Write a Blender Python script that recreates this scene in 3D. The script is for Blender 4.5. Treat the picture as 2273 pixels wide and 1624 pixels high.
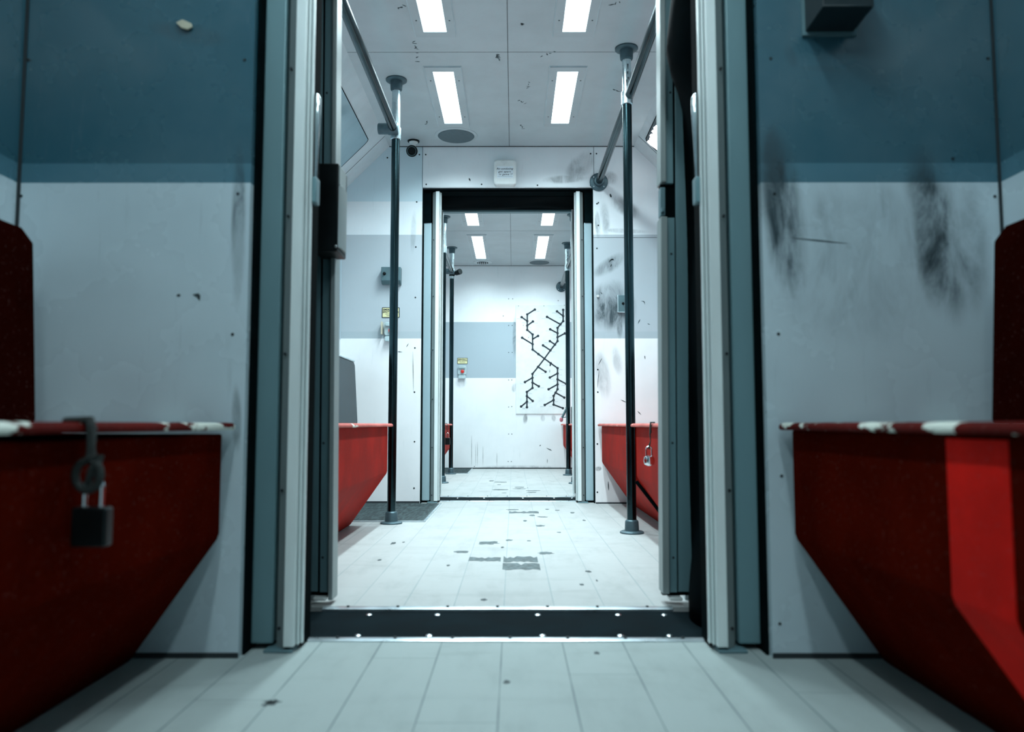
import bpy, math, random
from mathutils import Vector, Matrix
random.seed(7)
for o in list(bpy.data.objects): bpy.data.objects.remove(o)
S = bpy.context.scene
COL = S.collection

# ------------------------------------------------------------------ camera
F_PX = 1718.0; PITCH = math.atan(129 / F_PX); YAW = math.atan(3.5 / F_PX); EYE = 0.47
cd = bpy.data.cameras.new('camera'); cam = bpy.data.objects.new('camera', cd); COL.objects.link(cam)
cam.location = (0, 0, EYE); cam.rotation_euler = (math.pi / 2 + PITCH, 0, YAW)
cd.sensor_width = 36.0; cd.sensor_fit = 'HORIZONTAL'; cd.lens = F_PX / 2273 * 36.0
cd.clip_start = 0.02; cd.clip_end = 50
cd.dof.use_dof = True; cd.dof.focus_distance = 5.2; cd.dof.aperture_fstop = 3.2
S.camera = cam
# ------------------------------------------------------------------ world, exposure
w = bpy.data.worlds.new('world'); S.world = w; w.use_nodes = True
w.node_tree.nodes['Background'].inputs[0].default_value = (0.02, 0.035, 0.045, 1)
w.node_tree.nodes['Background'].inputs[1].default_value = 0.3
S.view_settings.view_transform = 'Standard'; S.view_settings.look = 'None'
S.view_settings.exposure = 0.0; S.view_settings.gamma = 1.0; S.view_settings.use_curve_mapping = False
LAMP_A, LAMP_M, LAMP_C = 34.0, 4.0, 4.0
POWER_M, POWER_C = 16.0, 10.0              # watts of each strip lamp in the middle and far car      # brightness of the lamps in the near, middle and far car
LAMP_COL = (0.76, 0.95, 1.0)

# ------------------------------------------------------------------ measuring helper: a pixel of the photograph at a known plane
def _ray(u, v):
    a = (u - 1136.5) / F_PX; b = -(v - 812) / F_PX
    y = math.cos(PITCH) - b * math.sin(PITCH); z = math.sin(PITCH) + b * math.cos(PITCH); x = a
    c, s = math.cos(YAW), math.sin(YAW)
    return (x * c - y * s, x * s + y * c, z)
def atY(u, v, Y):
    r = _ray(u, v); t = Y / r[1]; return Vector((r[0] * t, Y, EYE + r[2] * t))
def atZ(u, v, Z):
    r = _ray(u, v); t = (Z - EYE) / r[2]; return Vector((r[0] * t, r[1] * t, Z))

# ------------------------------------------------------------------ materials
def newmat(name):
    m = bpy.data.materials.new(name); m.use_nodes = True
    nt = m.node_tree; b = nt.nodes['Principled BSDF']
    return m, nt, b
def N(nt, t, **kw):
    n = nt.nodes.new(t)
    for k, v in kw.items(): setattr(n, k, v)
    return n
def mixc(nt, fac, a, b, mode='MIX'):
    n = N(nt, 'ShaderNodeMix', data_type='RGBA', blend_type=mode)
    for i, s in ((0, fac), (6, a), (7, b)):
        if isinstance(s, (int, float)): n.inputs[i].default_value = s
        elif isinstance(s, tuple): n.inputs[i].default_value = (*s, 1) if len(s) == 3 else s
        else: nt.links.new(s, n.inputs[i])
    return n.outputs[2]
def mth(nt, op, a, b=0.0, c=None, clamp=False):
    n = N(nt, 'ShaderNodeMath', operation=op, use_clamp=clamp)
    for i, s in enumerate((a, b, c)):
        if s is None: continue
        if isinstance(s, (int, float)): n.inputs[i].default_value = s
        else: nt.links.new(s, n.inputs[i])
    return n.outputs[0]
def noise(nt, vec, scale, detail=4, rough=0.55, stretch=None, dist=0.0):
    if stretch:
        mp = N(nt, 'ShaderNodeMapping'); mp.inputs['Scale'].default_value = stretch
        nt.links.new(vec, mp.inputs[0]); vec = mp.outputs[0]
    n = N(nt, 'ShaderNodeTexNoise'); n.inputs['Scale'].default_value = scale
    n.inputs['Detail'].default_value = detail; n.inputs['Roughness'].default_value = rough
    n.inputs['Distortion'].default_value = dist
    nt.links.new(vec, n.inputs['Vector']); return n.outputs[0]
def smooth(nt, v, lo, hi, a=0.0, b=1.0):
    n = N(nt, 'ShaderNodeMapRange', interpolation_type='SMOOTHSTEP')
    nt.links.new(v, n.inputs[0])
    for i, x in enumerate((lo, hi, a, b)): n.inputs[i + 1].default_value = x
    return n.outputs[0]
def simple(name, col, rough=0.5, metal=0.0, var=0.12, scale=9, bump=0.0, spec=0.5, coat=0.0, stretch=None):
    m, nt, b = newmat(name)
    tc = N(nt, 'ShaderNodeTexCoord')
    f = noise(nt, tc.outputs['Object'], scale, 6, 0.6, stretch)
    dark = tuple(c * (1 - var) for c in col); light = tuple(min(1, c * (1 + var)) for c in col)
    nt.links.new(mixc(nt, smooth(nt, f, .3, .7), dark, light), b.inputs['Base Color'])
    nt.links.new(mth(nt, 'MULTIPLY_ADD', f, 0.25, rough - 0.12), b.inputs['Roughness'])
    b.inputs['Metallic'].default_value = metal; b.inputs['Specular IOR Level'].default_value = spec
    b.inputs['Coat Weight'].default_value = coat
    if bump:
        bp = N(nt, 'ShaderNodeBump'); bp.inputs['Strength'].default_value = bump; bp.inputs['Distance'].default_value = .004
        nt.links.new(noise(nt, tc.outputs['Object'], scale * 12, 3), bp.inputs['Height']); nt.links.new(bp.outputs[0], b.inputs['Normal'])
    return m
def emit(name, col, strength):
    m, nt, b = newmat(name)
    b.inputs['Base Color'].default_value = (.8, .8, .8, 1)
    b.inputs['Emission Color'].default_value = (*col, 1); b.inputs['Emission Strength'].default_value = strength
    return m
def wall_mat(name, low, band, stripe, top, b0, b1, smudges_shade=(), leftover=None, rough=.42, spec=.5, grime=.25, coat=0.0):
    """painted sheet: pale below b0, blue grey band b0..b1, pale above; smudges_shade = smudges and painted crease shade (x, z, rx, rz, degrees, strength)"""
    m, nt, b = newmat(name)
    tc = N(nt, 'ShaderNodeTexCoord'); P = tc.outputs['Object']
    sx = N(nt, 'ShaderNodeSeparateXYZ'); nt.links.new(P, sx.inputs[0]); X, Z = sx.outputs[0], sx.outputs[2]
    in_band = mth(nt, 'MULTIPLY', mth(nt, 'GREATER_THAN', Z, b0), mth(nt, 'LESS_THAN', Z, b1))
    in_str = mth(nt, 'MULTIPLY', mth(nt, 'GREATER_THAN', Z, b0), mth(nt, 'LESS_THAN', Z, b0 + .042))
    c = mixc(nt, mth(nt, 'GREATER_THAN', Z, (b0 + b1) / 2), low, top)
    c = mixc(nt, in_band, c, band); c = mixc(nt, in_str, c, stripe)
    if leftover:
        msk = mth(nt, 'MULTIPLY', mth(nt, 'GREATER_THAN', Z, leftover[1]), mth(nt, 'LESS_THAN', X, leftover[0]))
        c = mixc(nt, msk, c, leftover[2])
    mot = noise(nt, P, 2.6, 5, .6); c = mixc(nt, smooth(nt, mot, .35, .75, 0, grime * .6), c, (.28, .36, .40))
    drip = noise(nt, P, 5.0, 5, .7, (9, 1, .8)); c = mixc(nt, smooth(nt, drip, .58, .8, 0, grime), c, (.22, .28, .31))
    if smudges_shade:
        acc = None
        brush = noise(nt, P, 7.0, 7, .7, (2.2, 1, .7), .6)
        brush = smooth(nt, brush, .36, .68)
        for (cx, cz, rx, rz, deg, st) in smudges_shade:
            mp = N(nt, 'ShaderNodeMapping', vector_type='TEXTURE')
            sep = N(nt, 'ShaderNodeCombineXYZ'); nt.links.new(X, sep.inputs[0]); nt.links.new(Z, sep.inputs[1])
            mp.inputs['Location'].default_value = (cx, cz, 0); mp.inputs['Rotation'].default_value = (0, 0, math.radians(deg))
            mp.inputs['Scale'].default_value = (rx, rz, 1)
            nt.links.new(sep.outputs[0], mp.inputs[0])
            g = N(nt, 'ShaderNodeTexGradient', gradient_type='SPHERICAL'); nt.links.new(mp.outputs[0], g.inputs[0])
            v = mth(nt, 'MULTIPLY', smooth(nt, g.outputs[1], 0.0, .55), st)
            acc = v if acc is None else mth(nt, 'MAXIMUM', acc, v)
        fac = mth(nt, 'MULTIPLY', acc, mth(nt, 'MULTIPLY_ADD', brush, .7, .3), clamp=True)
        c = mixc(nt, fac, c, (.035, .055, .065))
    nt.links.new(c, b.inputs['Base Color'])
    rr = noise(nt, P, 5, 4); nt.links.new(mth(nt, 'MULTIPLY_ADD', rr, .2, rough - .1), b.inputs['Roughness'])
    b.inputs['Specular IOR Level'].default_value = spec; b.inputs['Coat Weight'].default_value = coat
    bp = N(nt, 'ShaderNodeBump'); bp.inputs['Strength'].default_value = .12; bp.inputs['Distance'].default_value = .01
    nt.links.new(noise(nt, P, 3.0, 2), bp.inputs['Height']); nt.links.new(bp.outputs[0], b.inputs['Normal'])
    return m
def floor_mat(name, col, seam):
    m, nt, b = newmat(name)
    tc = N(nt, 'ShaderNodeTexCoord'); P = tc.outputs['Object']
    sx = N(nt, 'ShaderNodeSeparateXYZ'); nt.links.new(P, sx.inputs[0]); X, Y = sx.outputs[0], sx.outputs[1]
    # long seams every 13 cm, cross seams staggered from board to board
    u = mth(nt, 'DIVIDE', mth(nt, 'ADD', X, .025 + 13 * 1), .13)
    fr = mth(nt, 'FRACT', u); d = mth(nt, 'MINIMUM', fr, mth(nt, 'SUBTRACT', 1.0, fr))
    wn = noise(nt, P, 6, 2)
    s1 = mth(nt, 'LESS_THAN', d, mth(nt, 'MULTIPLY', wn, .022))
    idx = mth(nt, 'FLOOR', u); off = mth(nt, 'FRACT', mth(nt, 'MULTIPLY', idx, .37))
    v = mth(nt, 'FRACT', mth(nt, 'ADD', mth(nt, 'DIVIDE', Y, .92), off)); d2 = mth(nt, 'MINIMUM', v, mth(nt, 'SUBTRACT', 1.0, v))
    s2 = mth(nt, 'MULTIPLY', mth(nt, 'LESS_THAN', d2, .0018), .5)
    s = mth(nt, 'MAXIMUM', s1, s2)
    board = mth(nt, 'FRACT', mth(nt, 'MULTIPLY', mth(nt, 'ADD', idx, mth(nt, 'FLOOR', mth(nt, 'ADD', mth(nt, 'DIVIDE', Y, .92), off))), .619))
    c = mixc(nt, board, tuple(x * .95 for x in col), col)
    streak = noise(nt, P, 9, 6, .65, (1.0, .35, 1)); c = mixc(nt, smooth(nt, streak, .45, .8, 0, .45), c, tuple(x * .62 for x in col))
    cross = noise(nt, P, 3.2, 5, .6, (.5, 2.2, 1), 1.2); c = mixc(nt, smooth(nt, cross, .5, .75, 0, .22), c, tuple(x * .5 for x in col))
    c = mixc(nt, s, c, seam)
    nt.links.new(c, b.inputs['Base Color'])
    nt.links.new(mth(nt, 'MULTIPLY_ADD', streak, .3, .42), b.inputs['Roughness'])
    b.inputs['Specular IOR Level'].default_value = .18
    bp = N(nt, 'ShaderNodeBump'); bp.inputs['Strength'].default_value = .25; bp.inputs['Distance'].default_value = .002; bp.invert = True
    nt.links.new(s, bp.inputs['Height']); nt.links.new(bp.outputs[0], b.inputs['Normal'])
    return m
def worn_red(name, base, wornz=None, wear=0.0, seed=0.0, spec=.03):
    m, nt, b = newmat(name)
    tc = N(nt, 'ShaderNodeTexCoord'); P = tc.outputs['Object']
    f = noise(nt, P, 7, 6, .6)
    c = mixc(nt, smooth(nt, f, .3, .72), tuple(x * .8 for x in base), tuple(x * 1.15 for x in base))
    fine = noise(nt, P, 160, 2, .5); c = mixc(nt, smooth(nt, fine, .62, .72, 0, .07), c, (.55, .38, .36))
    if wear:
        mp = N(nt, 'ShaderNodeMapping'); mp.inputs['Location'].default_value = (seed, seed * 2, 0); nt.links.new(P, mp.inputs[0])
        wv = noise(nt, mp.outputs[0], 6.0, 4, .55, (1, 1.6, 3.5))
        c = mixc(nt, smooth(nt, wv, wear, wear + .035), c, (.78, .82, .74))
    nt.links.new(c, b.inputs['Base Color'])
    nt.links.new(mth(nt, 'MULTIPLY_ADD', f, .2, .55), b.inputs['Roughness']); b.inputs['Specular IOR Level'].default_value = spec
    bp = N(nt, 'ShaderNodeBump'); bp.inputs['Strength'].default_value = .08; bp.inputs['Distance'].default_value = .003
    nt.links.new(noise(nt, P, 60, 3), bp.inputs['Height']); nt.links.new(bp.outputs[0], b.inputs['Normal'])
    return m

def sm(u0, v0, u1, v1, wpx, Y, st):      # a smear between two photograph points on a wall at depth Y
    a, b = atY(u0, v0, Y), atY(u1, v1, Y); c = (a + b) / 2
    L = math.hypot(b.x - a.x, b.z - a.z) / 2; ang = math.degrees(math.atan2(b.x - a.x, -(b.z - a.z)))
    return (c.x, c.z, wpx / F_PX * Y, L * 1.25, ang, st)
sm_crease_near = [sm(1900, 400, 1900, 760, 260, 1.6, .28), sm(1820, 420, 1835, 640, 45, 1.6, .4), sm(2150, 420, 2165, 690, 50, 1.6, .5), sm(1960, 400, 2010, 560, 40, 1.6, .4), sm(1715, 280, 1712, 420, 30, 1.6, .8), sm(1712, 300, 1772, 660, 62, 1.6, 1.0), sm(1740, 400, 1755, 650, 60, 1.6, .95), sm(2040, 340, 2120, 700, 75, 1.6, 1.0),
           sm(2060, 380, 2090, 690, 70, 1.6, .9), sm(2120, 560, 2170, 640, 50, 1.6, .7), sm(1985, 420, 2030, 620, 30, 1.6, .45),
           sm(1890, 600, 1900, 720, 22, 1.6, .4), sm(1840, 540, 1850, 640, 22, 1.6, .4),
           sm(531, 330, 527, 660, 20, 1.6, .9), sm(524, 860, 526, 1000, 14, 1.6, .5), sm(340, 60, 500, 90, 30, 1.6, .5),  # first entry paints the dark crease of a bent panel edge as shade
           sm(1745, 100, 1765, 150, 16, 1.6, .5), sm(1780, 150, 1870, 155, 10, 1.6, .3)]
sm_mid = [sm(1335, 655, 1385, 720, 60, 4.64, 1.0), sm(1325, 640, 1372, 690, 60, 4.64, .8), sm(1345, 575, 1362, 600, 50, 4.64, .7), sm(1374, 690, 1376, 750, 9, 4.64, .8), sm(1340, 450, 1345, 520, 14, 4.64, .5),
          sm(1325, 470, 1328, 525, 8, 4.64, .9), sm(1355, 440, 1420, 480, 22, 4.64, .55), sm(1260, 400, 1315, 340, 28, 4.64, .6),
          sm(1210, 400, 1300, 395, 12, 4.64, .6), sm(1330, 780, 1345, 880, 22, 4.64, .45), sm(1335, 510, 1440, 515, 7, 4.64, .4), sm(1345, 405, 1365, 385, 20, 4.64, .6),
          sm(1365, 770, 1375, 830, 14, 4.64, .35), sm(920, 470, 915, 560, 8, 4.64, .35), sm(1327, 1035, 1329, 1045, 9, 4.64, .8)]
sm_end = [sm(1143, 700, 1142, 790, 6, 8.23, .9), sm(1143, 850, 1140, 870, 7, 8.23, .5), sm(1167, 918, 1165, 940, 6, 8.23, .7),
          sm(1205, 920, 1205, 935, 6, 8.23, .5), sm(1228, 920, 1230, 935, 6, 8.23, .5), sm(1050, 1040, 1260, 1040, 9, 8.23, .55), sm(1020, 838, 1026, 860, 16, 8.23, .3)]
WHITE = (.80, .84, .86)
M = dict(
    wall_near=wall_mat('near car painted sheet', (.60, .72, .78), (.027, .105, .145), (.07, .185, .245), (.5, .6, .66), .978, 1.62, sm_crease_near, rough=.27, grime=.28, spec=.6, coat=.15),
    wall_mid=wall_mat('middle car painted sheet', (.90, .90, .91), (.46, .51, .545), (.42, .48, .515), (.80, .85, .88), .985, 1.62, sm_mid, leftover=(-.555, 1.826, (.60, .74, .80)), grime=.2),
    wall_end=wall_mat('far car painted sheet', (.90, .92, .93), (.40, .48, .53), (.40, .48, .53), (.90, .93, .95), .96, 1.56, sm_end, grime=.16),
    wall_plain=wall_mat('side wall painted sheet', (.70, .75, .78), (.40, .50, .56), (.40, .50, .56), (.7, .75, .78), .978, 1.62, (), grime=.25),
    cove=simple('cove sheet', (.62, .68, .70), .4, 0, .1, 4),
    ceiling=simple('ceiling panel off white', (.48, .54, .56), .55, 0, .07, 3, .1),
    seam=simple('dark seam', (.02, .03, .035), .8),
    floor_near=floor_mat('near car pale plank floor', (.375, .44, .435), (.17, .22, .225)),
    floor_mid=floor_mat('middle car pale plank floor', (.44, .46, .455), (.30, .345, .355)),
    stain=simple('floor stain', (.085, .115, .12), .7, 0, .55, 45),
    dark_chip=simple('dark chip', (.03, .05, .055), .7),
    screw=simple('dark screw', (.02, .03, .035), .5, .5),
    steel_screw=simple('steel screw', (.7, .78, .8), .25, 1.0),
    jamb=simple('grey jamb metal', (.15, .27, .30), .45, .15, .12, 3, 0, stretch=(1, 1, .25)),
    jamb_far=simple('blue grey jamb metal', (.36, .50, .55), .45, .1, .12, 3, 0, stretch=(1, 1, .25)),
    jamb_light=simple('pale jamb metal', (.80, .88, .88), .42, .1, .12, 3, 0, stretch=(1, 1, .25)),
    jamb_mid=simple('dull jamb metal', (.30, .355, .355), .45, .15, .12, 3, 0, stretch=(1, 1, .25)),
    jamb_dark=simple('dark jamb metal', (.12, .22, .25), .5, .1, .12, 3),
    rubber=simple('black rubber', (.0015, .005, .006), .9, 0, .3, 20, 0, .02),
    bellows=simple('black bellows cloth', (.0015, .004, .005), .75, 0, .3, 14, .1, .01),
    plate=simple('black threshold plate', (.006, .012, .015), .8, 0, .25, 7, 0, .02),
    alu=simple('aluminium edge strip', (.62, .70, .74), .3, .9, .15, 30, 0, stretch=(.4, 1, 1)),
    pole=simple('dark worn tube', (.026, .05, .057), .20, 1.0, .3, 8, .05, stretch=(1, 1, .25)),
    pole_bare=simple('bare galvanised tube', (.50, .60, .63), .26, .8, .3, 14, .05),
    flange=simple('grey flange casting', (.07, .12, .14), .45, .5, .2, 12),
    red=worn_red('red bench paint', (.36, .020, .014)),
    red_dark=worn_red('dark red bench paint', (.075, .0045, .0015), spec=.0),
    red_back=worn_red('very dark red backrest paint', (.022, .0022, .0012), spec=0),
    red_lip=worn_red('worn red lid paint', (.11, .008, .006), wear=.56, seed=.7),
    red_lip_far=worn_red('scuffed red lid paint', (.55, .16, .14), wear=.62, seed=.2),
    lit_red=worn_red('bench red with light painted in', (.80, .012, .007), spec=.04),  # red raised to hold the light falling on the bench
    grey_back=simple('dark grey moulded backrest', (.04, .058, .068), .6, 0, .2, 30, .1),
    cap=simple('pale backrest cap', (.55, .66, .7), .35, .2),
    plastic_white=simple('white plastic', (.80, .84, .83), .3, 0, .05, 10),
    paper=simple('white paper', (.82, .90, .95), .7, 0, .03),
    ink=simple('black ink', (.01, .02, .03), .7),
    faint=simple('faint grey print', (.42, .5, .54), .8),
    plastic_dark=simple('black plastic', (.004, .007, .008), .4, 0, .3, 9, 0, .15),
    box_grey=simple('grey metal box', (.10, .17, .19), .45, .3, .15, 10),
    box_near=simple('dark metal box', (.008, .018, .022), .4, .1, .2, 10),
    yellow=simple('pale yellow placard', (.80, .76, .42), .5),
    red_button=simple('red button', (.7, .03, .02), .35),
    clear=simple('clear cover plastic', (.45, .56, .58), .15, 0, .1, 10, 0, .8),
    chrome=simple('chrome', (.8, .88, .9), .14, 1.0, .1),
    iron=simple('dark lock metal', (.006, .010, .011), .35, .5, .3, 20),
    strap=simple('dark webbing strap', (.012, .017, .016), .75, 0, .35, 60),
    pane=simple('pale window pane', (.33, .47, .52), .12, 0, .08, 3, 0, .8),
    pane_dark=simple('dark sign pane', (.02, .03, .04), .12, 0, .2, 3, 0, .8),
    mesh=simple('grey speaker mesh', (.11, .155, .175), .6, .2, .1, 60, .4),
    vent=simple('pale vent plastic', (.55, .62, .64), .4),
    mat=simple('ribbed rubber mat', (.05, .075, .08), .8, 0, .5, 22, .4, stretch=(3, .4, 1)),
    pink=simple('faded red tip', (.55, .16, .2), .5),
    shade_cream=simple('torn tape', (.55, .52, .4), .4),
    lampA=emit('near car lamp', LAMP_COL, LAMP_A), lampM=emit('middle car lamp', LAMP_COL, LAMP_M), lampC=emit('far car lamp', LAMP_COL, LAMP_C),
    signlight=emit('lit sign strokes', (.9, .97, 1), 6.0),
)

# ------------------------------------------------------------------ mesh helper
class MB:
    def __init__(s): s.v = []; s.f = []; s.m = []
    def add(s, vs, fs, mi=0):
        o = len(s.v); s.v += [Vector(p) for p in vs]; s.f += [tuple(i + o for i in f) for f in fs]; s.m += [mi] * len(fs); return s
    def box(s, x0, x1, y0, y1, z0, z1, mi=0):
        if x0 > x1: x0, x1 = x1, x0
        if y0 > y1: y0, y1 = y1, y0
        if z0 > z1: z0, z1 = z1, z0
        v = [(x0, y0, z0), (x1, y0, z0), (x1, y1, z0), (x0, y1, z0), (x0, y0, z1), (x1, y0, z1), (x1, y1, z1), (x0, y1, z1)]
        return s.add(v, [(0, 3, 2, 1), (4, 5, 6, 7), (0, 1, 5, 4), (1, 2, 6, 5), (2, 3, 7, 6), (3, 0, 4, 7)], mi)
    def prism(s, poly, axis, a, b, mi=0, cap=True):
        """poly in the two other axes (x,y for z; x,z for y; y,z for x)"""
        def P(p, t): return {'z': (p[0], p[1], t), 'y': (p[0], t, p[1]), 'x': (t, p[0], p[1])}[axis]
        n = len(poly); v = [P(p, a) for p in poly] + [P(p, b) for p in poly]
        f = [(i, (i + 1) % n, n + (i + 1) % n, n + i) for i in range(n)]
        if cap: f += [tuple(range(n))[::-1], tuple(range(n, 2 * n))]
        return s.add(v, f, mi)
    def lathe(s, p0, p1, prof, n=24, mi=0):
        """prof = (t along p0->p1 in metres, radius)"""
        p0 = Vector(p0); d = (Vector(p1) - p0).normalized(); q = d.to_track_quat('Z', 'Y')
        v = []; f = []
        for t, r in prof:
            for k in range(n):
                a = 2 * math.pi * k / n; v.append(p0 + d * t + q @ Vector((math.cos(a) * r, math.sin(a) * r, 0)))
        for i in range(len(prof) - 1):
            for k in range(n): f.append((i * n + k, i * n + (k + 1) % n, (i + 1) * n + (k + 1) % n, (i + 1) * n + k))
        f.append(tuple(range(n))[::-1]); f.append(tuple(range((len(prof) - 1) * n, len(prof) * n)))
        return s.add(v, f, mi)
    def cyl(s, p0, p1, r, n=20, mi=0):
        L = (Vector(p1) - Vector(p0)).length; return s.lathe(p0, p1, [(0, r), (L, r)], n, mi)
    def tube(s, pts, r, n=10, mi=0, closed=False, flat=1.0):
        pts = [Vector(p) for p in pts]; m = len(pts); v = []; f = []; up = None
        for i, p in enumerate(pts):
            a = pts[(i - 1) % m] if (i or closed) else p; b = pts[(i + 1) % m] if (i < m - 1 or closed) else p
            t = (b - a).normalized()
            if up is None: up = Vector((0, 0, 1)) if abs(t.z) < .9 else Vector((1, 0, 0))
            side = t.cross(up).normalized(); up = side.cross(t).normalized()
            rr = r[i] if isinstance(r, (list, tuple)) else r
            for k in range(n):
                an = 2 * math.pi * k / n; v.append(p + side * math.cos(an) * rr + up * math.sin(an) * rr * flat)
        seg = m if closed else m - 1
        for i in range(seg):
            j = (i + 1) % m
            for k in range(n): f.append((i * n + k, i * n + (k + 1) % n, j * n + (k + 1) % n, j * n + k))
        if not closed: f.append(tuple(range(n))[::-1]); f.append(tuple(range((m - 1) * n, m * n)))
        return s.add(v, f, mi)
    def disc(s, c, r, nrm, n=14, mi=0, th=.0008):
        c = Vector(c); nrm = Vector(nrm).normalized(); return s.lathe(c, c + nrm, [(-.0005, r), (th, r * .9)], n, mi)
    def blob(s, poly3, nrm, th, mi=0):
        n = len(poly3); nrm = Vector(nrm) * th
        v = [Vector(p) for p in poly3] + [Vector(p) + nrm for p in poly3]
        return s.add(v, [tuple(range(n, 2 * n)), tuple(range(n))[::-1]] + [(i, (i + 1) % n, n + (i + 1) % n, n + i) for i in range(n)], mi)
    def build(s, name, mats, parent=None, origin=None, smooth=True, bevel=0.0, ang=35):
        if not isinstance(mats, (list, tuple)): mats = [mats]
        off = Vector((0, 0, 0))
        if parent is not None:
            p = parent
            while p: off += p.location; p = p.parent
        elif origin is not None: off = Vector(origin)
        me = bpy.data.meshes.new(name); me.from_pydata([tuple(p - off) for p in s.v], [], s.f)
        for mm in mats: me.materials.append(M[mm] if isinstance(mm, str) else mm)
        for p, i in zip(me.polygons, s.m): p.material_index = i
        import bmesh
        bm = bmesh.new(); bm.from_mesh(me); bmesh.ops.recalc_face_normals(bm, faces=bm.faces); bm.to_mesh(me); bm.free()
        if smooth:
            me.shade_smooth(); me.set_sharp_from_angle(angle=math.radians(ang))
        o = bpy.data.objects.new(name, me); COL.objects.link(o)
        if parent is not None: o.parent = parent
        elif origin is not None: o.location = off
        if bevel:
            b = o.modifiers.new('bevel', 'BEVEL'); b.width = bevel; b.segments = 3; b.limit_method = 'ANGLE'; b.angle_limit = math.radians(40)
        return o
def thing(name, loc, label, cat, group=None):
    o = bpy.data.objects.new(name, None); COL.objects.link(o); o.location = loc; o.empty_display_size = .05
    o['label'] = label; o['category'] = cat
    if group: o['group'] = group
    return o
def tag(o, label, cat, group=None):
    o['label'] = label; o['category'] = cat
    if group: o['group'] = group
    return o
def struct(o): o['kind'] = 'structure'; return o
def dup(root, loc, label, group=None):
    r = root.copy(); COL.objects.link(r); r.location = loc; r['label'] = label
    if group: r['group'] = group
    def rec(a, b):
        for ch in a.children:
            c = ch.copy(); COL.objects.link(c); c.parent = b; rec(ch, c)
    rec(root, r); return r
def text_mb(txt, size, extrude=.0004, shear=0.0, sp=1.0, bold=0.0):
    cu = bpy.data.curves.new('t', 'FONT'); cu.body = txt; cu.size = size; cu.extrude = extrude; cu.align_x = 'CENTER'; cu.align_y = 'CENTER'
    cu.shear = shear; cu.space_character = sp; cu.resolution_u = 3; cu.offset = bold
    o = bpy.data.objects.new('t', cu); COL.objects.link(o); bpy.context.view_layer.update()
    me = bpy.data.meshes.new_from_object(o.evaluated_get(bpy.context.evaluated_depsgraph_get()))
    v = [p.co.copy() for p in me.vertices]; f = [tuple(p.vertices) for p in me.polygons]
    bpy.data.objects.remove(o); bpy.data.curves.remove(cu); bpy.data.meshes.remove(me); return v, f
def put_text(mb, txt, c, size, mi=0, **k):     # upright lettering facing the camera side (-Y)
    v, f = text_mb(txt, size, **k); mb.add([(c[0] + p.x, c[1] - p.z, c[2] + p.y) for p in v], f, mi)

# ------------------------------------------------------------------ the setting
YB = [1.60, 4.64]                 # bulkheads facing the camera
YS = [2.12, 5.12]                 # where the next car begins
YEND = 8.23; YBACK = -1.7; CEIL = 2.17
OPEN = [(-.5555, .522), (-.558, .487)]; DOORH = 1.915

def bulkhead(name, Y, xl, xr, op, mat, extra, th=.02):
    mb = MB(); zt = CEIL
    cl, cr = xl + .28, xr - .28
    # left of the opening, right of it, above it
    mb.prism([(xl, 0), (op[0], 0), (op[0], zt), (cl, zt), (xl, zt - .28)], 'y', Y, Y + th)
    mb.prism([(op[1], 0), (xr, 0), (xr, zt - .28), (cr, zt), (op[1], zt)], 'y', Y, Y + th)
    mb.box(op[0], op[1], Y, Y + th, DOORH, zt)
    extra(mb)
    return struct(mb.build(name, [mat, 'seam', 'screw', 'dark_chip'], smooth=False))
def blobpoly(c, rx, ry, n=14, jit=.35, ang=0, plane='z'):
    out = []
    for k in range(n):
        a = 2 * math.pi * k / n; r = 1 + random.uniform(-jit, jit)
        x, y = math.cos(a) * rx * r, math.sin(a) * ry * r
        x, y = x * math.cos(ang) - y * math.sin(ang), x * math.sin(ang) + y * math.cos(ang)
        out.append((c[0] + x, c[1] + y, c[2]) if plane == 'z' else (c[0] + x, c[1], c[2] + y))
    return out
def screws(mb, pts, Y, r=.0042, mi=2):
    for u, v in pts: mb.disc(atY(u, v, Y), r, (0, -1, 0), 10, mi, .0012)
def mark(mb, u0, v0, u1, v1, Y, wd=.0016, mi=3, bend=0.0):
    a, b = atY(u0, v0, Y - .0003), atY(u1, v1, Y - .0003); n = 6; d = (b - a); q = Vector((-d.z, 0, d.x)); q.normalize()
    top = []; bot = []
    for i in range(n + 1):
        t = i / n; p = a + d * t + q * bend * math.sin(math.pi * t); ww = wd * (.25 + math.sin(math.pi * t)) * random.uniform(.7, 1.2)
        top.append(p + q * ww); bot.append(p - q * ww)
    mb.blob(top + bot[::-1], (0, -1, 0), .0004, mi)

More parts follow.
